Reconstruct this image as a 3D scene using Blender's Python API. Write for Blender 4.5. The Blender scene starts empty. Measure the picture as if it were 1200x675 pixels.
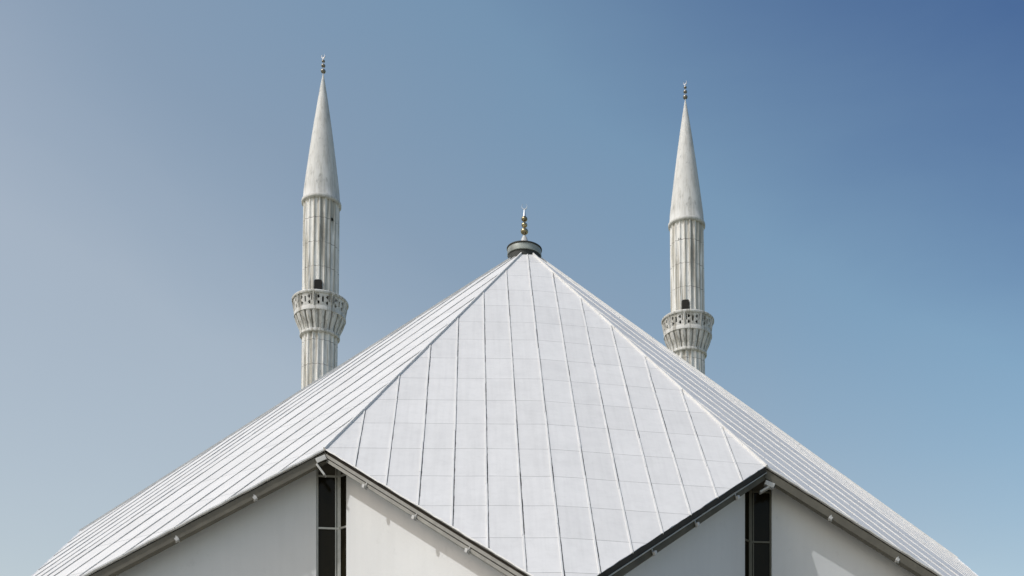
import bpy, math, random
from mathutils import Vector, Matrix
random.seed(7)
sc = bpy.context.scene
S = 1.3                      # metres per layout unit
EYE = 1.65                   # camera height above the ground
R = math.radians

# ------------------------------------------------------------------ layout (units; z measured from eye level)
FPX, X0, YH, PSI = 1501.0, 733.1, 1050.2, 0.1138
CX, CY = -2.38, -62.017
H, HP, RP, RB = 31.275, 14.882, 20.0, 26.50
PHI = R(21.93)
HB = 8.33
SP = (H - HP) / RP                       # slope down the ridges
SB = (H - HB) / RB                       # slope down the facet axes
GROUND = -EYE / S

def W(x, y, z):
    """layout units -> world metres (ground at z = 0)"""
    return Vector((x * S, y * S, z * S + EYE))
def pol(r, a, z):                        # a = azimuth from -Y towards +X
    return Vector((r * math.sin(a), -r * math.cos(a), z))

# ------------------------------------------------------------------ helpers
def coll(): return sc.collection
class MB:
    def __init__(s): s.v = []; s.f = []; s.mi = []; s.uv = {}; s.smooth = set()
    def quad(s, pts, m=0, uv=None, smooth=False):
        i = len(s.v); s.v += [Vector(p) for p in pts]
        fi = len(s.f)
        s.f.append(tuple(range(i, i + len(pts)))); s.mi.append(m)
        if uv: s.uv[fi] = uv
        if smooth: s.smooth.add(fi)
    def raw(s, verts, faces, m=0, smooth=False):
        i = len(s.v); s.v += [Vector(p) for p in verts]
        for f in faces:
            if smooth: s.smooth.add(len(s.f))
            s.f.append(tuple(k + i for k in f)); s.mi.append(m)
    def hexa(s, a, b, m=0):
        """a, b: matching end loops of the same length -> closed prism"""
        n = len(a)
        faces = [tuple(range(n))[::-1], tuple(range(n, 2 * n))]
        faces += [(k, (k + 1) % n, n + (k + 1) % n, n + k) for k in range(n)]
        s.raw(list(a) + list(b), faces, m)
    def bar(s, p, q, w, h, up, m=0):
        p = Vector(p); q = Vector(q); d = (q - p).normalized()
        side = d.cross(Vector(up)).normalized(); u = side.cross(d).normalized()
        loop = [(-w/2, 0), (w/2, 0), (w/2, h), (-w/2, h)]
        s.hexa([p + side * a + u * b for a, b in loop], [q + side * a + u * b for a, b in loop], m)
    def box(s, c, sx, sy, sz, M=None, m=0):
        M = M or Matrix.Identity(3); c = Vector(c)
        P = lambda a, b, g: c + M @ Vector((a * sx / 2, b * sy / 2, g * sz / 2))
        s.hexa([P(-1,-1,-1), P(1,-1,-1), P(1,1,-1), P(-1,1,-1)], [P(-1,-1,1), P(1,-1,1), P(1,1,1), P(-1,1,1)], m)
    def lathe(s, prof, n=32, c=(0, 0, 0), m=0, cap=True):
        c = Vector(c); vs = []; fs = []
        for r, z in prof:
            for k in range(n):
                a = 2 * math.pi * k / n; vs.append(c + Vector((r * math.cos(a), r * math.sin(a), z)))
        for j in range(len(prof) - 1):
            for k in range(n):
                fs.append((j*n + k, j*n + (k+1) % n, (j+1)*n + (k+1) % n, (j+1)*n + k))
        if cap: fs.append(tuple(range(n))[::-1]); fs.append(tuple(range((len(prof)-1)*n, len(prof)*n)))
        s.raw(vs, fs, m, smooth=True)
    def build(s, name, mats, parent=None, bevel=0, auto=35):
        me = bpy.data.meshes.new(name)
        org = parent_world(parent)
        me.from_pydata([v - org for v in s.v], [], s.f)
        if not isinstance(mats, (list, tuple)): mats = [mats]
        for mm in mats: me.materials.append(mm)
        for i, p in enumerate(me.polygons): p.material_index = s.mi[i]; p.use_smooth = i in s.smooth
        if s.uv:
            ul = me.uv_layers.new(name='UVMap')
            for fi, uvs in s.uv.items():
                for li, uv in zip(me.polygons[fi].loop_indices, uvs): ul.data[li].uv = uv
        me.update()
        import bmesh
        bm = bmesh.new(); bm.from_mesh(me)
        bmesh.ops.remove_doubles(bm, verts=bm.verts, dist=1e-5)
        bmesh.ops.recalc_face_normals(bm, faces=bm.faces)
        if s.smooth:
            for e in bm.edges:
                if len(e.link_faces) == 2 and e.calc_face_angle(0) > R(auto): e.smooth = False
        bm.to_mesh(me); bm.free()
        o = bpy.data.objects.new(name, me); coll().objects.link(o)
        if parent: o.parent = parent
        if bevel:
            b = o.modifiers.new('bevel', 'BEVEL'); b.width = bevel; b.segments = 2; b.limit_method = 'ANGLE'
        return o
def parent_world(o):
    v = Vector((0, 0, 0))
    while o: v += Vector(o.location); o = o.parent
    return v
def empty(name, loc, label, cat, group=None):
    o = bpy.data.objects.new(name, None); coll().objects.link(o); o.location = loc
    o.empty_display_size = .3
    o['label'] = label; o['category'] = cat
    if group: o['group'] = group
    return o

# ------------------------------------------------------------------ materials
def new_mat(name):
    m = bpy.data.materials.new(name); m.use_nodes = True
    nt = m.node_tree; b = nt.nodes['Principled BSDF']
    return m, nt, b
def N(nt, t, **kw):
    n = nt.nodes.new(t)
    for k, v in kw.items():
        if k in n.inputs: n.inputs[k].default_value = v
        else: setattr(n, k, v)
    return n
def L(nt, a, b): nt.links.new(a, b)
def ramp(nt, fac, stops):
    r = nt.nodes.new('ShaderNodeValToRGB'); L(nt, fac, r.inputs[0])
    while len(r.color_ramp.elements) < len(stops): r.color_ramp.elements.new(.5)
    for e, (p, c) in zip(r.color_ramp.elements, stops):
        e.position = p; e.color = (c, c, c, 1) if isinstance(c, (int, float)) else (*c, 1)
    return r.outputs[0]
def mix(nt, fac, a, b, mode='MIX'):
    m = nt.nodes.new('ShaderNodeMix'); m.data_type = 'RGBA'; m.blend_type = mode
    def put(s, v):
        if isinstance(v, (int, float)): s.default_value = (v, v, v, 1) if s.type == 'RGBA' else v
        elif isinstance(v, tuple): s.default_value = (*v, 1)
        else: L(nt, v, s)
    put(m.inputs[0], fac); put(m.inputs[6], a); put(m.inputs[7], b)
    return m.outputs[2]
def noise(nt, vec, scale, detail=4, rough=.55, dist=0):
    n = N(nt, 'ShaderNodeTexNoise', Scale=scale, Detail=detail, Roughness=rough, Distortion=dist)
    if vec is not None: L(nt, vec, n.inputs['Vector'])
    return n.outputs['Fac']
def mapped(nt, src, sc_=(1, 1, 1), loc=(0, 0, 0)):
    m = nt.nodes.new('ShaderNodeMapping'); m.inputs['Scale'].default_value = sc_; m.inputs['Location'].default_value = loc
    L(nt, src, m.inputs['Vector']); return m.outputs[0]
def mth(nt, op, a, b=None):
    m = nt.nodes.new('ShaderNodeMath'); m.operation = op
    for i, v in enumerate((a, b)):
        if v is None: continue
        if isinstance(v, (int, float)): m.inputs[i].default_value = v
        else: L(nt, v, m.inputs[i])
    return m.outputs[0]
def bump(nt, bsdf, h, strength, dist):
    b = N(nt, 'ShaderNodeBump', Strength=strength, Distance=dist); L(nt, h, b.inputs['Height']); L(nt, b.outputs[0], bsdf.inputs['Normal'])

def simple(name, col, rough=.6, metal=0, var=.1, nscale=3.0):
    m, nt, b = new_mat(name)
    tc = nt.nodes.new('ShaderNodeTexCoord')
    f = noise(nt, tc.outputs['Object'], nscale, 5)
    lo = tuple(c * (1 - var) for c in col); hi = tuple(min(1, c * (1 + var)) for c in col)
    L(nt, ramp(nt, f, [(.3, lo), (.7, hi)]), b.inputs['Base Color'])
    b.inputs['Roughness'].default_value = rough; b.inputs['Metallic'].default_value = metal
    return m

TILE_V = 0.0
def roof_material():
    """white marble/concrete panels: uv.x = strip count, uv.y = metres down the slope"""
    m, nt, b = new_mat('white_roof_panels')
    uv = nt.nodes.new('ShaderNodeUVMap'); uv.uv_map = 'UVMap'
    sep = nt.nodes.new('ShaderNodeSeparateXYZ'); L(nt, uv.outputs[0], sep.inputs[0])
    tc = nt.nodes.new('ShaderNodeTexCoord'); ob = tc.outputs['Object']
    cellx = mth(nt, 'FLOOR', sep.outputs[0]); v = mth(nt, 'DIVIDE', sep.outputs[1], ROWH)
    wob = noise(nt, mapped(nt, ob, (.35, .35, .35)), 1.0, 2)
    v2 = mth(nt, 'ADD', v, mth(nt, 'MULTIPLY', wob, .05))
    celly = mth(nt, 'FLOOR', v2)
    comb = nt.nodes.new('ShaderNodeCombineXYZ'); L(nt, cellx, comb.inputs[0]); L(nt, celly, comb.inputs[1])
    wn = nt.nodes.new('ShaderNodeTexWhiteNoise'); wn.noise_dimensions = '3D'; L(nt, comb.outputs[0], wn.inputs['Vector'])
    base = ramp(nt, wn.outputs['Value'], [(0, (.66, .655, .648)), (1, (.70, .695, .688))])
    # soft weathering, streaks that run down the slope
    st = nt.nodes.new('ShaderNodeCombineXYZ'); L(nt, mth(nt, 'MULTIPLY', sep.outputs[0], 5.0), st.inputs[0]); L(nt, mth(nt, 'MULTIPLY', sep.outputs[1], .14), st.inputs[1])
    s1 = noise(nt, st.outputs[0], 1.2, 5, .6)
    c = mix(nt, .5, base, ramp(nt, s1, [(.3, .88), (.55, 1.0)]), 'MULTIPLY')
    s2 = noise(nt, ob, .9, 6, .65)
    c = mix(nt, .55, c, ramp(nt, s2, [(.35, .90), (.6, 1.0)]), 'MULTIPLY')
    s3 = noise(nt, ob, 3.2, 4, .6)
    c = mix(nt, .35, c, ramp(nt, s3, [(.3, .88), (.5, 1.0)]), 'MULTIPLY')
    # cross joints, fading in and out
    fr = mth(nt, 'FRACT', v2); d = mth(nt, 'ABSOLUTE', mth(nt, 'SUBTRACT', fr, .5))
    jw = noise(nt, mapped(nt, ob, (.8, .8, .8), (3, 1, 0)), 1.2, 3)
    thr = mth(nt, 'ADD', .4905, mth(nt, 'MULTIPLY', jw, .006))
    line = mth(nt, 'GREATER_THAN', d, thr)
    c = mix(nt, mth(nt, 'MULTIPLY', line, ramp(nt, jw, [(.35, .5), (.6, .95)])), c, (.27, .27, .26))
    fx = mth(nt, 'FRACT', sep.outputs[0])
    gn = noise(nt, mapped(nt, ob, (1, 1, 1), (9, 4, 2)), .9, 5, .65)
    gap = mth(nt, 'LESS_THAN', fx, mth(nt, 'ADD', .030, mth(nt, 'MULTIPLY', gn, .046)))  # dark panel gap, also standing in for shade on each rib's right side
    c = mix(nt, mth(nt, 'MULTIPLY', gap, ramp(nt, gn, [(.33, .55), (.6, 1.0)])), c, (.07, .066, .058))
    L(nt, c, b.inputs['Base Color']); b.inputs['Roughness'].default_value = .55
    hgt = mth(nt, 'SUBTRACT', noise(nt, ob, 5, 3), mth(nt, 'MULTIPLY', line, 1.5))
    bump(nt, b, hgt, .05, .006)
    return m

def plaster_material():
    m, nt, b = new_mat('pale_plaster')
    tc = nt.nodes.new('ShaderNodeTexCoord'); ob = tc.outputs['Object']
    c0 = ramp(nt, noise(nt, ob, .25, 5), [(.3, (.61, .62, .625)), (.7, (.66, .67, .675))])
    st = noise(nt, mapped(nt, ob, (2.2, 2.2, .18)), 1.0, 5, .6)
    c = mix(nt, .25, c0, ramp(nt, st, [(.35, .9), (.6, 1.0)]), 'MULTIPLY')
    sp = noise(nt, ob, 1.7, 7, .7)
    c = mix(nt, .5, c, ramp(nt, sp, [(.28, .84), (.4, 1.0)]), 'MULTIPLY')
    L(nt, c, b.inputs['Base Color']); b.inputs['Roughness'].default_value = .85
    bump(nt, b, noise(nt, ob, 6, 6), .2, .02)
    return m

def concrete_material(name, dark=1.04, joints=True, stain=.8):
    """weathered white-cement shaft with rain streaks and lift joints (object z)"""
    m, nt, b = new_mat(name)
    tc = nt.nodes.new('ShaderNodeTexCoord'); ob = tc.outputs['Object']
    c0 = ramp(nt, noise(nt, ob, .5, 5), [(.3, (.68*dark, .675*dark, .65*dark)), (.7, (.80*dark, .795*dark, .77*dark))])
    st = noise(nt, mapped(nt, ob, (2.6, 2.6, .10)), 1.0, 6, .62, .3)
    c = mix(nt, .85 * stain, c0, ramp(nt, st, [(.37, (.20, .18, .13)), (.45, (.55, .52, .44)), (.50, (1, 1, 1))]), 'MULTIPLY')
    st2 = noise(nt, mapped(nt, ob, (8, 8, .35), (5, 2, 1)), 1.0, 5, .6)
    c = mix(nt, .6 * stain, c, ramp(nt, st2, [(.37, .3), (.44, 1.0)]), 'MULTIPLY')
    bl = noise(nt, mapped(nt, ob, (1.3, 1.3, .6), (1, 7, 2)), 1.4, 6, .7)
    c = mix(nt, .7, c, ramp(nt, bl, [(.30, .5), (.42, 1.0)]), 'MULTIPLY')
    if joints:
        sep = nt.nodes.new('ShaderNodeSeparateXYZ'); L(nt, ob, sep.inputs[0])
        z = mth(nt, 'DIVIDE', mth(nt, 'SUBTRACT', sep.outputs[2], JZ), 2.02 * S)
        fr = mth(nt, 'FRACT', z); d = mth(nt, 'ABSOLUTE', mth(nt, 'SUBTRACT', fr, .5))
        line = mth(nt, 'GREATER_THAN', d, .486)
        jn = noise(nt, mapped(nt, ob, (1.5, 1.5, .2)), 1.5, 3)
        c = mix(nt, mth(nt, 'MULTIPLY', line, ramp(nt, jn, [(.35, .25), (.6, .8)])), c, (.13, .12, .10))
    L(nt, c, b.inputs['Base Color']); b.inputs['Roughness'].default_value = .8
    bump(nt, b, noise(nt, ob, 5, 6), .35, .03)
    return m

JZ = (56.1 - GROUND) * S
slopeB = math.hypot(RB, H - HB)
ROWH = 1.0                                # set below
# twelve rows between photo rows y=323 and y=631 on the front axis
def axis_r_for_y(y):
    # front axis point at radius r: depth ~ along camera forward
    lo, hi = 0.0, RB * 1.1
    for _ in range(60):
        r = (lo + hi) / 2; z = H - SB * r
        dx, dy = 0 - CX, -r - CY
        w = dx * math.sin(PSI) + dy * math.cos(PSI)
        yy = YH - FPX * z / w
        if yy < y: lo = r
        else: hi = r
    return r
r1, r2 = axis_r_for_y(323.5), axis_r_for_y(631)
k = math.hypot(1, SB)
ROWH = (r2 - r1) * k * S / 12.0
ROW0 = (r1 * k * S)                       # distance of a joint down the slope

M_roof = roof_material()
M_plaster = plaster_material()
M_conc = concrete_material('weathered_shaft_concrete')
M_cone = concrete_material('weathered_cone_concrete', .86, False, .3)
M_balc = concrete_material('weathered_balcony_concrete', .85, False, .65)
M_rib = simple('white_rib', (.68, .675, .66), .55, 0, .08, 1.5)
M_flash = simple('white_flashing', (.72, .72, .72), .5, 0, .1, 4)
M_tar = simple('dark_gutter', (.030, .025, .017), .8, 0, .3, 3)
M_fascia = simple('shaded_grey_fascia', (.115, .107, .085), .7, 0, .15, 2)  # darker fascia, the shade of these eaves put into the colour
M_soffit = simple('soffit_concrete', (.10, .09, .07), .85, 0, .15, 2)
M_alu = simple('window_frame_metal', (.42, .42, .39), .45, .3, .1, 4)
M_dframe = simple('dark_frame_metal', (.10, .095, .07), .5, .2, .1, 4)  # window frame metal again, with shade put into the colour
M_white = simple('white_lamp_metal', (.5, .5, .49), .4, 0, .06, 6)
M_grey = simple('grey_lamp_metal', (.45, .45, .43), .45, .2, .1, 6)
M_cap = simple('cap_metal', (.30, .325, .30), .5, .1, .45, .9)
M_capdark = simple('cap_dark', (.03, .032, .028), .7, 0, .3, 3)
M_gold = simple('aged_gold', (.33, .28, .17), .28, 1, .5, 3)
M_steel = simple('pale_steel', (.62, .66, .70), .3, .6, .1, 8)
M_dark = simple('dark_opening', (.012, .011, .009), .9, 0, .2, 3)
def glass_material():
    m, nt, b = new_mat('dark_window_glass')
    tc = nt.nodes.new('ShaderNodeTexCoord')
    L(nt, ramp(nt, noise(nt, tc.outputs['Object'], .8, 3), [(.3, (.010, .009, .005)), (.7, (.016, .013, .007))]), b.inputs['Base Color'])
    b.inputs['Roughness'].default_value = .12; b.inputs['IOR'].default_value = 1.4; b.inputs['Specular IOR Level'].default_value = .15
    return m
M_glass = glass_material()

# ------------------------------------------------------------------ mosque
mosque = empty('mosque', W(0, 0, GROUND), 'great white tent-shaped mosque with ribbed folded roof and concave gables filling the lower frame', 'mosque')
APX = Vector((-0.10, 0, H))               # apex
outline = []                              # (kind, azimuth) alternating
for i in range(8):
    c = R(45 * i)
    outline.append(('B', c, i)); outline.append(('P', c + PHI, i)); 
    # the next facet's own ridge sits at c + 45 - PHI: share one ridge by averaging
# ridges: for each gable between facet i and i+1 there is ONE peak. azimuth: keep the measured ones round the front facet
def peak_az(i):                           # gable between facet i and facet i+1
    base = 45 * i
    return {0: PHI, 7: R(360) - PHI}.get(i % 8, R(base + 22.5))
def P_pt(i, r=RP, dz=0.0):
    a = peak_az(i); return pol(r, a, H - SP * r + dz)
def B_pt(i, r=RB, dz=0.0):
    return pol(r, R(45 * i), H - SB * r + dz)
# mitre factors: moving the eave inwards by d moves P and B radially by d*mp / d*mb
pv = P_pt(0); bv = B_pt(0); e = (bv - pv); e.z = 0; e.normalize()
def cross2(u, v): return abs(u.x * v.y - u.y * v.x)
mp = 1 / cross2(e, pol(1, peak_az(0), 0)); mb = 1 / cross2(e, pol(1, 0, 0))
def sec(kind, i, prof):
    """cross-section loop: prof = [(inset, dz)], z measured from the roof edge"""
    out = []
    for d, dz in prof:
        if kind == 'P': r = RP - d * mp; base = P_pt(i, RP)
        else: r = RB - d * mb; base = B_pt(i, RB)
        p = (P_pt(i, r) if kind == 'P' else B_pt(i, r))
        out.append(W(p.x, p.y, base.z + dz))
    return out

T = .03                                    # slab thickness in units
for i in range(8):
    mb_ = MB()
    A = APX
    for sgn in (-1, 1):
        Pk = P_pt(i if sgn > 0 else (i - 1) % 8); B = B_pt(i)
        n = (Pk - A).cross(B - A); n.normalize(); n = n if n.z > 0 else -n
        # the top surface strip by strip, uv in strips / metres down the slope
        ax = (B - A).normalized()
        for kx in range(7):
            def q(kk): return A + (Pk - A) * (kk / 7), B + (Pk - B) * (kk / 7)
            a0, b0 = q(kx); a1, b1 = q(kx + 1)
            ids = []
            def uvp(p, kk): return (sgn * kk + 20 + i * 40, ((p - A).dot(ax)) * S - ROW0 + .5 * 0 + 200 * ROWH)
            e0, e1 = kx + 1e-3, kx + 1 - 1e-3
            mb_.quad([W(*a0), W(*b0), W(*b1), W(*a1)], 0, [uvp(a0, e0), uvp(b0, e0), uvp(b1, e1), uvp(a1, e1)])
        # ribs
        for kx in range(0 if sgn > 0 else 1, 7):
            a = A + (Pk - A) * (kx / 7); b = B + (Pk - B) * (kx / 7)
            if kx == 0: a = A + (B - A) * .02
            d = (b - a).normalized()
            lift = n * .0
            # a rib laid in lengths, each a hair out of line with the next
            Ltot = (b - a).length; nseg = max(1, int(Ltot * S / (ROWH)))
            prev = a - d * .02
            for sgi in range(nseg):
                nx = a + (b - a) * ((sgi + 1) / nseg)
                if sgi == nseg - 1: nx = b + d * .045
                side = d.cross(n)
                j = side * random.uniform(-.010, .010)
                mb_.bar(W(*(prev + j - n * .02)), W(*(nx + j - n * .02 - d * .012)), .050 * S, (.048 + random.uniform(-.006, .006)) * S, n, 1)
                prev = nx
        # slab underside and edge
        dn = Vector((0, 0, -T))
        mb_.quad([W(*(A + dn)), W(*(Pk + dn)), W(*(B + dn))], 2)
        mb_.quad([W(*Pk), W(*B), W(*(B + dn)), W(*(Pk + dn))], 3)
    fo = mb_.build('roof_facet', [M_roof, M_rib, M_soffit, M_flash], mosque)

# ridge caps along the eight creases
for i in range(8):
    m = MB(); Pk = P_pt(i); A = APX
    d = (Pk - A).normalized(); up = Vector((0, 0, 1))
    a = A + d * .9; L_ = (Pk - a).length; ns = 14
    for s_ in range(ns):
        p = a + (Pk - a) * (s_ / ns); q_ = a + (Pk - a) * ((s_ + 1) / ns) + (d * .05 if s_ == ns - 1 else -d * .012)
        j = d.cross(up) * random.uniform(-.01, .01)
        m.bar(W(*(p + j - up * .03)), W(*(q_ + j - up * .03)), .065 * S, .095 * S, up, 0)
    m.build('ridge_cap', M_rib, mosque)

# eaves: white flashing, dark gutter gap, thin lip, grey fascia beam - one set on each of the 16 eave lines
def rect(d0, d1, z0, z1): return [(d0, z0), (d0, z1), (d1, z1), (d1, z0)]
M_fascia_dark = simple('shaded_dark_fascia', (.085, .078, .058), .8, 0, .25, 1.5)  # beam darkened to carry the inner eave's shade in its colour
M_fascia_pale = simple('sunlit_grey_fascia', (.25, .245, .225), .7, 0, .15, 2)  # paler copy for the sunlit eave, its light put into the colour
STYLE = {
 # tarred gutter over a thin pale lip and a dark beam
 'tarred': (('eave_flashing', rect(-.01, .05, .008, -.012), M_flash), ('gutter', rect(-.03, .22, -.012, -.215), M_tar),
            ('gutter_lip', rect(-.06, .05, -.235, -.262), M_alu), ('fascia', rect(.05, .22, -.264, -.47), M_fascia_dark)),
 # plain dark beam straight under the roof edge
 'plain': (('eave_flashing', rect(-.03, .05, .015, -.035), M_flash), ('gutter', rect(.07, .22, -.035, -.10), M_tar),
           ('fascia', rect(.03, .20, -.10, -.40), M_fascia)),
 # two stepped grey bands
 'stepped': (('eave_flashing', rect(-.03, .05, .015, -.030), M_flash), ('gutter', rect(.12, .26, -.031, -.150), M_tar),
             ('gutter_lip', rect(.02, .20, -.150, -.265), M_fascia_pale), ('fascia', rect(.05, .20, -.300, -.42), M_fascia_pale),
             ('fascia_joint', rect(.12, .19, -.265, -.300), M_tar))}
def eave(i, sgn):
    pk = i if sgn > 0 else (i - 1) % 8
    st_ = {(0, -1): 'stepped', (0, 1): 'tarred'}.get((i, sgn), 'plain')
    for name, prof, mat in STYLE[st_]:
        m = MB(); a = sec('P', pk, prof); b = sec('B', i, prof)
        if name in ('eave_flashing', 'gutter'):
            # unevenly laid in lengths
            n_ = 40; jit = [0] + [random.uniform(-.013, .013) for _ in range(n_ - 1)] + [0]
            loops = [[pa.lerp(pb, t / n_) + Vector((0, 0, jit[t] * S)) for pa, pb in zip(a, b)] for t in range(n_ + 1)]
            for t in range(n_):
                for kk in range(4):
                    m.quad([loops[t][kk], loops[t][(kk+1) % 4], loops[t+1][(kk+1) % 4], loops[t+1][kk]])
            m.quad(loops[0]); m.quad(loops[-1])
        else: m.hexa(a, b)
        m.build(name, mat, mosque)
for i in range(8):
    for sgn in (-1, 1): eave(i, sgn)

# gable walls and corner windows
RW, RBW, HALF = 19.16, 25.5, .60
def wall_top(p, q, t): return p.lerp(q, t)
for g in range(8):                       # gable g between facet g and g+1
    Wc = pol(RW, peak_az(g), H - SP * RW - .15)
    ends = []
    for sgn, fi in ((-1, g), (1, (g + 1) % 8)):
        Bc = pol(RBW, R(45 * fi), H - SB * RBW - .15)
        d = Bc - Wc; half = .70 if (g, sgn) in ((7, -1), (0, 1)) else .49
        t = half / math.hypot(d.x, d.y)
        st = Wc.lerp(Bc, t)
        hd = Vector((d.x, d.y, 0)).normalized()
        inn = Vector((-hd.y, hd.x, 0)); 
        if inn.dot(Vector((Wc.x, Wc.y, 0))) > 0: inn = -inn
        th = inn * .3
        m = MB()
        g0 = lambda p: Vector((p.x, p.y, GROUND - .2))
        m.hexa([W(*p) for p in (g0(st), st, st + th, g0(st) + th)], [W(*p) for p in (g0(Bc), Bc, Bc + th, g0(Bc) + th)])
        m.build('gable_wall', M_plaster, mosque)
        ends.append((st, hd, inn))
    # corner window: a pane along each wall line, folded at the corner
    win = MB()
    fr_mats = [M_alu if g == 7 else M_dframe, M_alu]  # sunlit window gets the pale frame, shaded ones the darkened copy
    top = Wc.z
    z_tr = [14.22 - .0, 12.45, 10.68, 8.9, 7.1, 5.3, 3.5, 1.7] 
    post = lambda p, w: win.hexa([W(p.x + a*w, p.y + b*w, GROUND) for a, b in ((-1,-1),(1,-1),(1,1),(-1,1))], [W(p.x + a*w, p.y + b*w, p.z - .06) for a, b in ((-1,-1),(1,-1),(1,1),(-1,1))])
    inC = (ends[0][2] + ends[1][2]).normalized()
    C0 = Wc + inC * .10
    post(C0, .045)
    panes = []
    for st, hd, inn in ends:
        e0 = st - hd * .03 + inn * .10
        post(e0, .03)
        pi = C0 + (e0 - C0) * .14
        post(pi, .02)
        for zt in z_tr:
            a = Vector((C0.x, C0.y, zt)); b = Vector((e0.x, e0.y, zt))
            win.bar(W(*a), W(*b), .05 * S, .06 * S, (0, 0, 1))
        pc = inn * .04
        panes.append([W(C0.x + pc.x, C0.y + pc.y, GROUND), W(e0.x + pc.x, e0.y + pc.y, GROUND), W(e0.x + pc.x, e0.y + pc.y, z_tr[0]), W(C0.x + pc.x, C0.y + pc.y, z_tr[0])])
    wo = win.build('window', fr_mats[0], mosque)
    for q_ in panes:
        m = MB(); nn = (q_[1] - q_[0]).cross(q_[3] - q_[0]).normalized() * .012
        m.hexa(q_, [p + nn for p in q_]); m.build('pane', M_glass, wo)
    # dark sheet over the window head, painting the shade of the open recess
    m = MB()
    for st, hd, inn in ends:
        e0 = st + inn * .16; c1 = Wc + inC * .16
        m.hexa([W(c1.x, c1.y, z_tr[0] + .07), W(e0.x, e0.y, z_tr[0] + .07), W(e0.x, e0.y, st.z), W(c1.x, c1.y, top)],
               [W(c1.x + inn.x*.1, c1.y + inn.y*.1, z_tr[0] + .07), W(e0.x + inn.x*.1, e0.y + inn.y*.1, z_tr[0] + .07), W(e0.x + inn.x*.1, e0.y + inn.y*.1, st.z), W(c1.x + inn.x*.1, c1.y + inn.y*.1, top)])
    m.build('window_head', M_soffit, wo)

# apex cap
cap = MB(); ac = APX
cc = W(ac.x - .11, ac.y, 0)
zc = lambda z: z * S
cap.lathe([(.77*S, zc(29.980)), (.77*S, zc(30.885))], 48, cc)
capo = cap.build('roof_cap', M_capdark, mosque)
m = MB(); m.lathe([(.70*S, zc(30.890)), (.82*S, zc(30.890)), (.825*S, zc(30.920)), (.815*S, zc(31.160)), (.81*S, zc(31.180))], 48, cc); m.build('drum_band', M_cap, capo)
m = MB(); m.lathe([(.83*S, zc(31.182)), (.85*S, zc(31.200)), (.85*S, zc(31.240)), (.81*S, zc(31.260)), (.30*S, zc(31.330))], 48, cc); m.build('cap_rim', M_capdark, capo)
# ------------------------------------------------------------------ finials
def ball(m, c, r, flat=1.0, n=20):
    prof = [(max(r * math.sin(math.pi * j / 12), .0005), -r * flat * math.cos(math.pi * j / 12)) for j in range(13)]
    m.lathe(prof, n, c, 0, cap=False)
def crescent(m, c, r, face, thick):
    """open crescent, horns up, standing on c, flat in the plane of `face` (horizontal unit vector)"""
    face = Vector(face).normalized(); up = Vector((0, 0, 1)); cen = Vector(c) + up * r
    nrm = face.cross(up)
    o, i_ = [], []
    n = 28
    for j in range(n + 1):
        a = R(-90 - 145 + 290 * j / n)
        w = r * .30 * max(.06, math.cos((j / n - .5) * math.pi)) 
        o.append(cen + face * (r * math.cos(a)) + up * (r * math.sin(a)))
        i_.append(cen + face * ((r - w) * math.cos(a)) + up * ((r - w) * math.sin(a)))
    for j in range(n):
        m.hexa([o[j] - nrm*thick/2, o[j+1] - nrm*thick/2, i_[j+1] - nrm*thick/2, i_[j] - nrm*thick/2],
               [o[j] + nrm*thick/2, o[j+1] + nrm*thick/2, i_[j+1] + nrm*thick/2, i_[j] + nrm*thick/2])
fin = MB(); fin.lathe([(.028*S, zc(31.4)), (.028*S, zc(33.2))], 12, cc)
fino = fin.build('finial', M_gold, mosque)
m = MB(); m.lathe([(.32*S, zc(31.28)), (.21*S, zc(31.55)), (.13*S, zc(31.78)), (.07*S, zc(31.9))], 24, cc); m.build('finial_base', M_white, fino)
for z, r in ((32.10, .185), (32.41, .145), (32.70, .15)):
    m = MB(); ball(m, cc + Vector((0, 0, zc(z))), r * S, .82); m.build('ball', M_gold, fino)
m = MB(); m.lathe([(.075*S, zc(32.82)), (.05*S, zc(33.0)), (.025*S, zc(33.18))], 14, cc); m.build('spike', M_steel, fino)
m = MB(); crescent(m, cc + Vector((0, 0, zc(33.16))), .14 * S, (1, -.15, 0), .05 * S); m.build('crescent', M_steel, fino)

# ------------------------------------------------------------------ minarets
def fluted(m, r, z0, z1, n=20, depth=.05, cx=0, cy=0, steps=1, r1=None):
    """shaft with shallow concave flutes parted by narrow fillets"""
    r1 = r1 or r; K = 6; ring = []
    for k_ in range(n):
        a0 = 2 * math.pi * k_ / n; w = 2 * math.pi / n
        ring.append((a0, 1.0)); ring.append((a0 + w * .16, 1.0))
        for j in range(1, K):
            t = j / K; ring.append((a0 + w * (.16 + .84 * t), 1 - depth * math.sin(math.pi * t) ** .7))
    nn = len(ring); vs = []; fs = []
    for s_ in range(steps + 1):
        t = s_ / steps; rr = r + (r1 - r) * t; z = z0 + (z1 - z0) * t
        for a, q_ in ring: vs.append(Vector((cx + rr * q_ * math.cos(a), cy + rr * q_ * math.sin(a), z)))
    for s_ in range(steps):
        for k_ in range(nn): fs.append((s_*nn + k_, s_*nn + (k_+1) % nn, (s_+1)*nn + (k_+1) % nn, (s_+1)*nn + k_))
    fs.append(tuple(range(nn))[::-1]); fs.append(tuple(range(steps*nn, (steps+1)*nn)))
    m.raw(vs, fs)

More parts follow.
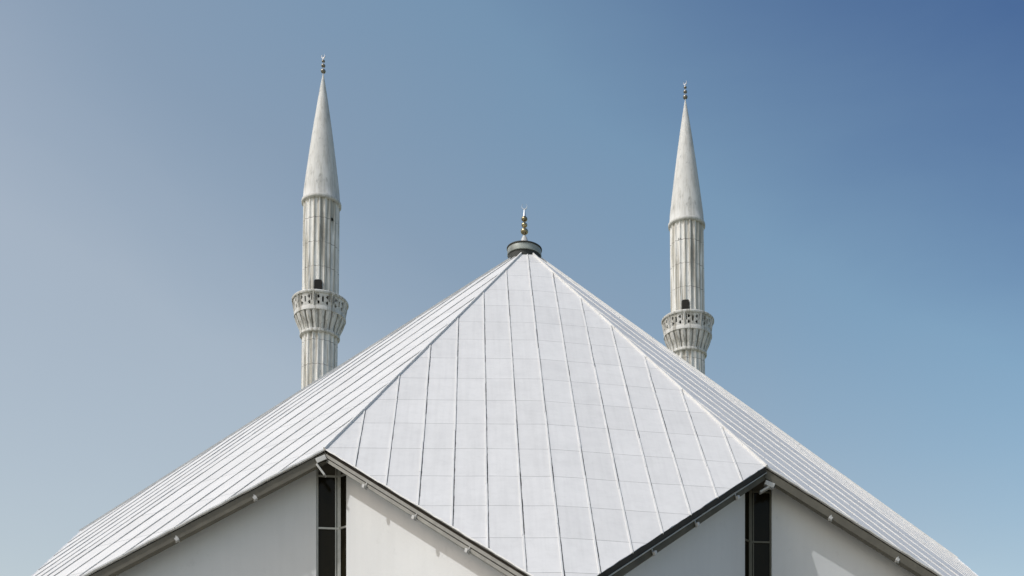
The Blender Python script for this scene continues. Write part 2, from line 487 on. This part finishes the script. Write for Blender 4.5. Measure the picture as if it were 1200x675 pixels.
def minaret(x, y, label, hole_deg, spin, rs=1.0, lean=0.0):
    root = empty('minaret', W(x, y, GROUND), label, 'minaret', 'minarets behind the mosque roof')
    wc = W(x, y, 0); c0 = Vector((wc.x, wc.y, EYE)); Z = lambda z: z * S
    face = math.atan2(CY - y, CX - x)                 # direction towards the viewer's side of the site
    # shaft: lower and upper length
    m = MB(); fluted(m, 1.50*S, 0, Z(46.75 - GROUND), 20, .075, wc.x, wc.y); sh = m.build('lower_shaft', M_conc, root)
    m = MB(); fluted(m, 1.54*S, 0, Z(57.75 - 48.6), 20, .075, wc.x, wc.y, 1, 1.515*S)
    for v in m.v: v.z += Z(48.6 - GROUND)
    up = m.build('upper_shaft', M_conc, root)
    # doorway onto the balcony
    rad = lambda a: Vector((math.cos(a), math.sin(a), 0)); tan = lambda a: Vector((-math.sin(a), math.cos(a), 0))
    a = face + R(-7)
    m = MB(); zb, zt_ = 48.7, 50.88; ww = .32
    pts = [(-ww, zb), (ww, zb), (ww, zt_ - .12), (ww * .8, zt_ - .03), (0, zt_), (-ww * .8, zt_ - .03), (-ww, zt_ - .12)]
    f_ = lambda d: [Vector((wc.x, wc.y, EYE)) + tan(a) * u * S + rad(a) * d * S + Vector((0, 0, z * S)) for u, z in pts]
    m.hexa(f_(1.30), f_(1.56)); m.build('doorway', M_dark, up)
    a = face + R(hole_deg)
    m = MB(); ring0 = []; ring1 = []
    for j in range(12):
        t = 2*math.pi*j/12; off = tan(a) * (.11 * S * math.cos(t)) + Vector((0, 0, (56.15 + .13 * math.sin(t)) * S))
        ring0.append(c0 + rad(a) * 1.3 * S + off); ring1.append(c0 + rad(a) * 1.50 * S + off)
    m.hexa(ring0, ring1); m.build('vent_hole', M_dark, up)
    # cone roof with drip ring
    prof = [(1.60, 57.72), (1.66, 57.78), (1.66, 57.98), (1.55, 58.10)]
    for j in range(1, 15):
        t = j / 14; prof.append((1.55 * (1 - t) ** .93 * 1.0 + .045 + .035 * math.sin(math.pi * t), 58.10 + (68.75 - 58.10) * t))
    m = MB(); n = 40; m.lathe([(r * S, z * S) for r, z in prof], n, c0, 0)
    cone = m.build('cone_roof', M_cone, root, auto=50)
    # balcony: corbel, parapet with ribs and pierced holes, rings
    b = MB(); prof = [(1.50, 48.2), (2.16, 48.2), (2.16, 48.45), (2.10, 48.6), (1.5, 48.6)]
    b.lathe([(r*S, z*S) for r, z in prof], 48, c0, 0); bal = b.build('balcony', M_balc, root)
    m = MB()                                            # corbel of tapering fluted staves
    n = 22
    for k_ in range(n):
        a0 = face + 2*math.pi*k_/n + R(4); dw = 2*math.pi/n * .37
        lev = [(1.58, 46.85), (1.68, 47.2), (1.90, 47.65), (2.04, 48.02), (2.08, 48.2)]
        for (ra, za), (rb_, zb_) in zip(lev[:-1], lev[1:]):
            q0 = [c0 + rad(a0 - dw)*ra*S, c0 + rad(a0)*(ra + .05)*S, c0 + rad(a0 + dw)*ra*S, c0 + rad(a0 + dw)*(ra - .25)*S, c0 + rad(a0 - dw)*(ra - .25)*S]
            q1 = [c0 + rad(a0 - dw)*rb_*S, c0 + rad(a0)*(rb_ + .05)*S, c0 + rad(a0 + dw)*rb_*S, c0 + rad(a0 + dw)*(rb_ - .25)*S, c0 + rad(a0 - dw)*(rb_ - .25)*S]
            m.hexa([p + Vector((0, 0, za*S)) for p in q0], [p + Vector((0, 0, zb_*S)) for p in q1])
    core = [(1.3, 46.8), (1.42, 46.85), (1.48, 47.2), (1.66, 47.65), (1.81, 48.02), (1.87, 48.2)]
    m.lathe([(r*S, z*S) for r, z in core], 44, c0, 0); m.build('corbel', M_balc, bal)
    m = MB(); m.lathe([(r*S, z*S) for r, z in [(1.45, 46.60), (1.60, 46.60), (1.68, 46.66), (1.68, 46.82), (1.60, 46.88), (1.45, 46.88)]], 48, c0, 0); m.build('neck_ring', M_balc, bal)
    m = MB(); m.lathe([(r*S, z*S) for r, z in [(2.12, 49.50), (2.34, 49.50), (2.37, 49.55), (2.37, 49.66), (2.32, 49.72), (2.08, 49.72), (2.08, 49.52)]], 56, c0, 0, cap=False); m.build('top_rail', M_balc, bal)
    # parapet wall with real openings: a cylinder grid whose hole cells are recessed
    m = MB(); nper = 9; cols = nper * 20; rows = 12; z0, z1 = 48.45, 49.52
    ribs_at = [360 / nper * k_ for k_ in range(nper)]
    def hole(k_, rr):
        ang = (360 * (k_ + .5) / cols) % (360 / nper); 
        dd = min(ang, 360/nper - ang)
        zc_ = (rr + .5) / rows
        for ca, cz_, ra, rz in ((10.5, .30, 3.1, .125), (10.5, .70, 3.1, .125)):
            if ((dd - ca) / ra) ** 2 + ((zc_ - cz_) / rz) ** 2 < 1: return True
        if dd > 18.2 and .3 < zc_ < .75: return True
        if 3 < dd < 5.2 and .42 < zc_ < .9: return True
        return False
    vid = {}
    V_ = []; F_ = []
    def vv(k_, rr, inner):
        key = (k_ % cols, rr, inner)
        if key not in vid:
            t = rr / rows; ro = 2.10 + (2.26 - 2.10) * t - (.16 if inner else 0)
            an = face + R(spin) + 2*math.pi*(k_ % cols)/cols
            vid[key] = len(V_); V_.append(c0 + rad(an)*ro*S + Vector((0, 0, (z0 + (z1 - z0)*t)*S)))
        return vid[key]
    H_ = [[hole(k_, rr) for rr in range(rows)] for k_ in range(cols)]
    for k_ in range(cols):
        for rr in range(rows):
            if H_[k_][rr]:
                for (k2, r2_), (ea, eb) in (((k_-1, rr), ((k_, rr), (k_, rr+1))), (((k_+1) % cols, rr), ((k_+1, rr), (k_+1, rr+1))), ((k_, rr-1), ((k_, rr), (k_+1, rr))), ((k_, rr+1), ((k_, rr+1), (k_+1, rr+1)))):
                    if 0 <= r2_ < rows and not H_[k2][r2_]:
                        F_.append((vv(*ea, 0), vv(*eb, 0), vv(*eb, 1), vv(*ea, 1)))
                continue
            F_.append((vv(k_, rr, 0), vv(k_+1, rr, 0), vv(k_+1, rr+1, 0), vv(k_, rr+1, 0)))
            F_.append((vv(k_, rr, 1), vv(k_, rr+1, 1), vv(k_+1, rr+1, 1), vv(k_+1, rr, 1)))
    m.raw(V_, F_)
    for ra_ in ribs_at:
        an = face + R(spin + ra_)
        for (ra, za), (rb2, zb2) in (((2.06, 48.5), (2.24, 49.52)),):
            q0 = [c0 + rad(an)*(ra + dr)*S + tan(an)*tt*S + Vector((0, 0, za*S)) for dr, tt in ((0, -.06), (.11, -.045), (.11, .045), (0, .06))]
            q1 = [c0 + rad(an)*(rb2 + dr)*S + tan(an)*tt*S + Vector((0, 0, zb2*S)) for dr, tt in ((0, -.06), (.11, -.045), (.11, .045), (0, .06))]
            m.hexa(q0, q1)
    m.build('parapet', M_balc, bal)
    m = MB(); m.lathe([(r*S, z*S) for r, z in [(1.92, 48.5), (2.05, 49.5)]], 56, c0, 0, cap=False); m.build('parapet_hole_shade', M_dark, bal)  # dark sheet added behind the holes to give them deep shade
    root.scale = (rs, rs, 1.0)
    # finial
    m = MB(); m.lathe([(.04*S, 68.6*S), (.03*S, 70.2*S)], 10, c0); fo = m.build('finial', M_steel, root)
    for z, r in ((69.02, .21), (69.48, .175), (69.86, .14)):
        m = MB(); ball(m, c0 + Vector((0, 0, z*S)), r*S, .85, 16); m.build('ball', M_bronze, fo)
    m = MB(); crescent(m, c0 + Vector((0, 0, 70.08*S)), .18*S, (math.cos(face + R(50)), math.sin(face + R(50)), 0), .06*S); m.build('crescent', M_steel, fo)
    root.rotation_euler.y = lean            # a slight lean, as the photograph shows
    root.location.x -= lean * 46.5 * S
    return root
M_bronze = simple('weathered_bronze', (.27, .25, .21), .35, .8, .3, 6)
MX, MY = 15.57, 47.32
minaret(-MX - .07, MY, 'left minaret, the taller-looking one, streaked pale concrete rising behind the left roof slope', 37, -14, .98, .0125)
minaret(MX, MY, 'right minaret, the lower-looking one, streaked pale concrete rising behind the right roof slope', -26, -8, .965, -.0110)

# ------------------------------------------------------------------ lamps on the eaves
def eave_point(i, sgn, t, d, dz):
    """t: 0 at the gable peak, 1 at the low end"""
    pk = i if sgn > 0 else (i - 1) % 8
    a = sec('P', pk, [(d, dz)])[0]; b = sec('B', i, [(d, dz)])[0]
    return a.lerp(b, t), (b - a).normalized()
def to_px(w):
    x, y, z = w.x / S - CX, w.y / S - CY, (w.z - EYE) / S
    r_ = x * math.cos(PSI) - y * math.sin(PSI); f_ = x * math.sin(PSI) + y * math.cos(PSI)
    return X0 + FPX * r_ / f_, YH - FPX * z / f_
def t_for_x(i, sgn, px):
    lo, hi = 0.0, 1.0; x_lo = to_px(eave_point(i, sgn, 0, .1, -.3)[0])[0]; x_hi = to_px(eave_point(i, sgn, 1, .1, -.3)[0])[0]
    for _ in range(40):
        mid = (lo + hi) / 2; x = to_px(eave_point(i, sgn, mid, .1, -.3)[0])[0]
        if (x < px) == (x_lo < x_hi): lo = mid
        else: hi = mid
    return lo
lamps = [  # facet, side, photo x used once to measure the spacing, label
 (0, -1, 430, 'small white lamp on the sunlit eave of the left gable, nearest its peak'),
 (0, -1, 488, 'small white lamp, middle of three on the sunlit eave of the left gable'),
 (0, -1, 550, 'small white lamp, lowest of three on the sunlit eave of the left gable'),
 (7, 1, 301, 'small grey lamp on the shaded far-left eave, the one nearest the left gable peak'),
 (7, 1, 210, 'small grey eave lamp halfway down the shaded far-left eave'),
 (7, 1, 117, 'small grey eave lamp at the bottom of the shaded far-left eave, leftmost of all'),
 (0, 1, 861, 'small grey lamp under the dark inner eave of the right gable, nearest its peak'),
 (0, 1, 814, 'small grey lamp, middle of three under the dark inner eave of the right gable'),
 (0, 1, 764, 'small grey lamp, lowest of three under the dark inner eave of the right gable'),
 (1, -1, 971, 'small grey lamp on the outer eave of the right gable, upper of two'),
 (1, -1, 1049, 'small grey lamp on the outer eave of the right gable, lower of two')]
for i, sgn, px, lab in lamps:
    t = t_for_x(i, sgn, px)
    p, d = eave_point(i, sgn, t, .04, -.40)
    root = empty('eave_lamp', p, lab, 'eave lamp', 'small lamps along the eaves')
    hz = Vector((d.x, d.y, 0)).normalized(); out = Vector((hz.y, -hz.x, 0))
    if out.dot(Vector((p.x, p.y, 0))) < 0: out = -out
    Mx = Matrix((d, out, d.cross(out))).transposed()
    m = MB(); m.box(p + out * .08 * S + Vector((0, 0, -.015 * S)), 0.125*S, .10*S, .11*S, Mx); m.build('lamp_housing', M_white, root, bevel=.01)
    m = MB(); m.box(p + out * .05 * S + Vector((0, 0, -.085 * S)), .11*S, .09*S, .02*S, Mx); m.build('lens', M_grey, root)
    m = MB(); m.box(p - out * .01 * S + Vector((0, 0, .02 * S)), .04*S, .06*S, .22*S, Mx); m.build('bracket', M_grey, root)

def floodlight(g, label, a, b, c, rr=19.93):
    """a-b: lamp housing, b-c: the long hood hanging from its outer end; offsets from the gable peak (sideways, up)"""
    az = peak_az(g); base = pol(rr, az, HP); side = Vector((math.cos(PSI), -math.sin(PSI), 0)); outw = Vector((side.y, -side.x, 0))
    f_ = lambda o: W(*(base + side * o[0] + Vector((0, 0, o[1]))))
    A_, B_, C_ = f_(a), f_(b), f_(c)
    root = empty('floodlight', A_, label, 'floodlight', 'floodlights under the gable peaks')
    m = MB(); m.bar(A_, B_, .30 * S, .16 * S, (B_ - A_).cross(outw)); h = m.build('housing', M_white, root, bevel=.015)
    d = (B_ - A_).normalized(); n_ = d.cross(outw).normalized()
    m = MB(); m.bar(A_ + d * .04 - n_ * .015, B_ - d * .04 - n_ * .015, .24 * S, .012 * S, n_); m.build('lens', M_glass, h)
    m = MB(); m.bar(B_, C_, .26 * S, .07 * S, (C_ - B_).cross(outw)); m.build('hood', M_grey, root, bevel=.01)
    m = MB(); m.bar(A_, A_ + Vector((0, 0, .42 * S)) - outw * .1, .05 * S, .05 * S, outw); m.build('bracket', M_dframe, root)
floodlight(7, 'white floodlight under the left gable peak, above the sunlit window', (.05, -.36), (-.27, -.50), (0, -.86))
floodlight(0, 'white floodlight under the right gable peak, above the shaded window', (.12, -.46), (.44, -.60), (-.07, -.90), 19.78)

# ------------------------------------------------------------------ ground
def ground():
    m, nt, b = new_mat('dry_grass')
    tc = nt.nodes.new('ShaderNodeTexCoord')
    L(nt, ramp(nt, noise(nt, tc.outputs['Object'], .05, 8), [(.3, (.06, .09, .03)), (.7, (.13, .14, .06))]), b.inputs['Base Color'])
    b.inputs['Roughness'].default_value = .95
    q_ = 6000; g = MB(); g.quad([(-q_, -q_, 0), (q_, -q_, 0), (q_, q_, 0), (-q_, q_, 0)])
    o = g.build('ground', m); o['kind'] = 'structure'
    m2, nt, b = new_mat('pale_marble_paving')
    tc = nt.nodes.new('ShaderNodeTexCoord')
    br = N(nt, 'ShaderNodeTexBrick', Scale=.5); br.offset = 0; br.inputs['Mortar Size'].default_value = .01
    br.inputs['Color1'].default_value = (.37, .345, .28, 1); br.inputs['Color2'].default_value = (.34, .315, .25, 1); br.inputs['Mortar'].default_value = (.25, .24, .22, 1)
    L(nt, tc.outputs['Object'], br.inputs['Vector']); L(nt, br.outputs['Color'], b.inputs['Base Color']); b.inputs['Roughness'].default_value = .5
    p = MB(); p.hexa([Vector((x, y, -.05)) for x, y in ((-95, -120), (95, -120), (95, 95), (-95, 95))], [Vector((x, y, .1)) for x, y in ((-95, -120), (95, -120), (95, 95), (-95, 95))])
    o = p.build('pavement', m2); o['kind'] = 'structure'
ground()

# ------------------------------------------------------------------ light
HZK = .5
HAZE = [(-.5, (.95, .97, 1.0)), (-.25, (1.12, 1.06, 1.0)), (0.0, (1.66, 1.33, .99)), (.243, (1.85, 1.48, 1.08)), (.37, (1.40, 1.26, 1.0)), (.505, (1.16, 1.24, 1.06)), (.68, (.5, .655, .80)), (.78, (.68, .73, .78)), (1.0, (.84, .82, .80))]
SUN_AZ, SUN_EL = 65.0, 51.0
sd = Vector((-math.sin(R(SUN_AZ)) * math.cos(R(SUN_EL)), -math.cos(R(SUN_AZ)) * math.cos(R(SUN_EL)), math.sin(R(SUN_EL))))
w = bpy.data.worlds.new('World'); sc.world = w; w.use_nodes = True
nt = w.node_tree; bg = nt.nodes['Background']
sky = nt.nodes.new('ShaderNodeTexSky'); sky.sky_type = 'NISHITA'; sky.sun_disc = False
sky.sun_elevation = R(SUN_EL); sky.sun_rotation = math.atan2(sd.x, sd.y)
sky.altitude = 500; sky.air_density = 1.0; sky.dust_density = 3.0; sky.ozone_density = 1.5
# summer haze: the sky pales towards the sun's side and the horizon, deepens away from it (world directions)
tc = nt.nodes.new('ShaderNodeTexCoord')
dot = nt.nodes.new('ShaderNodeVectorMath'); dot.operation = 'DOT_PRODUCT'
L(nt, tc.outputs['Generated'], dot.inputs[0])
dot.inputs[1].default_value = (HZK * math.cos(PSI), -HZK * math.sin(PSI), 1.0)
rp = nt.nodes.new('ShaderNodeValToRGB'); wv = noise(nt, mapped(nt, tc.outputs['Generated'], (2.2, 2.2, 5.0)), 1.3, 5, .55, .6)
sv = mth(nt, 'ADD', dot.outputs['Value'], mth(nt, 'MULTIPLY', mth(nt, 'SUBTRACT', wv, .5), .09))
L(nt, mth(nt, 'DIVIDE', mth(nt, 'ADD', sv, .5), 1.5), rp.inputs[0])
while len(rp.color_ramp.elements) < len(HAZE): rp.color_ramp.elements.new(.5)
for e_, (p_, c_) in zip(rp.color_ramp.elements, HAZE): e_.position = (p_ + .5) / 1.5; e_.color = (*c_, 1)
mm = mix(nt, 1.0, sky.outputs[0], rp.outputs[0], 'MULTIPLY')
L(nt, mm, bg.inputs[0]); bg.inputs[1].default_value = .15
su = bpy.data.lights.new('sun', 'SUN'); su.energy = 2.2; su.angle = R(.5); su.color = (1, .997, .99)
so = bpy.data.objects.new('sun', su); coll().objects.link(so); so.rotation_euler = sd.to_track_quat('Z', 'Y').to_euler()
so.location = sd * 200

# ------------------------------------------------------------------ camera: level, with lens shift
cd = bpy.data.cameras.new('camera'); cd.sensor_width = 36; cd.lens = FPX / 1200 * 36
cd.shift_x = (600 - X0) / 1200; cd.shift_y = (YH - 337.5) / 1200
cd.clip_end = 20000
co = bpy.data.objects.new('camera', cd); coll().objects.link(co)
co.location = W(CX, CY, 0); co.rotation_euler = (R(90), 0, -PSI)
sc.camera = co
sc.render.engine = 'CYCLES'
sc.view_settings.view_transform = 'Standard'; sc.view_settings.look = 'None'; sc.view_settings.gamma = 1
sc.view_settings.exposure = 0.0
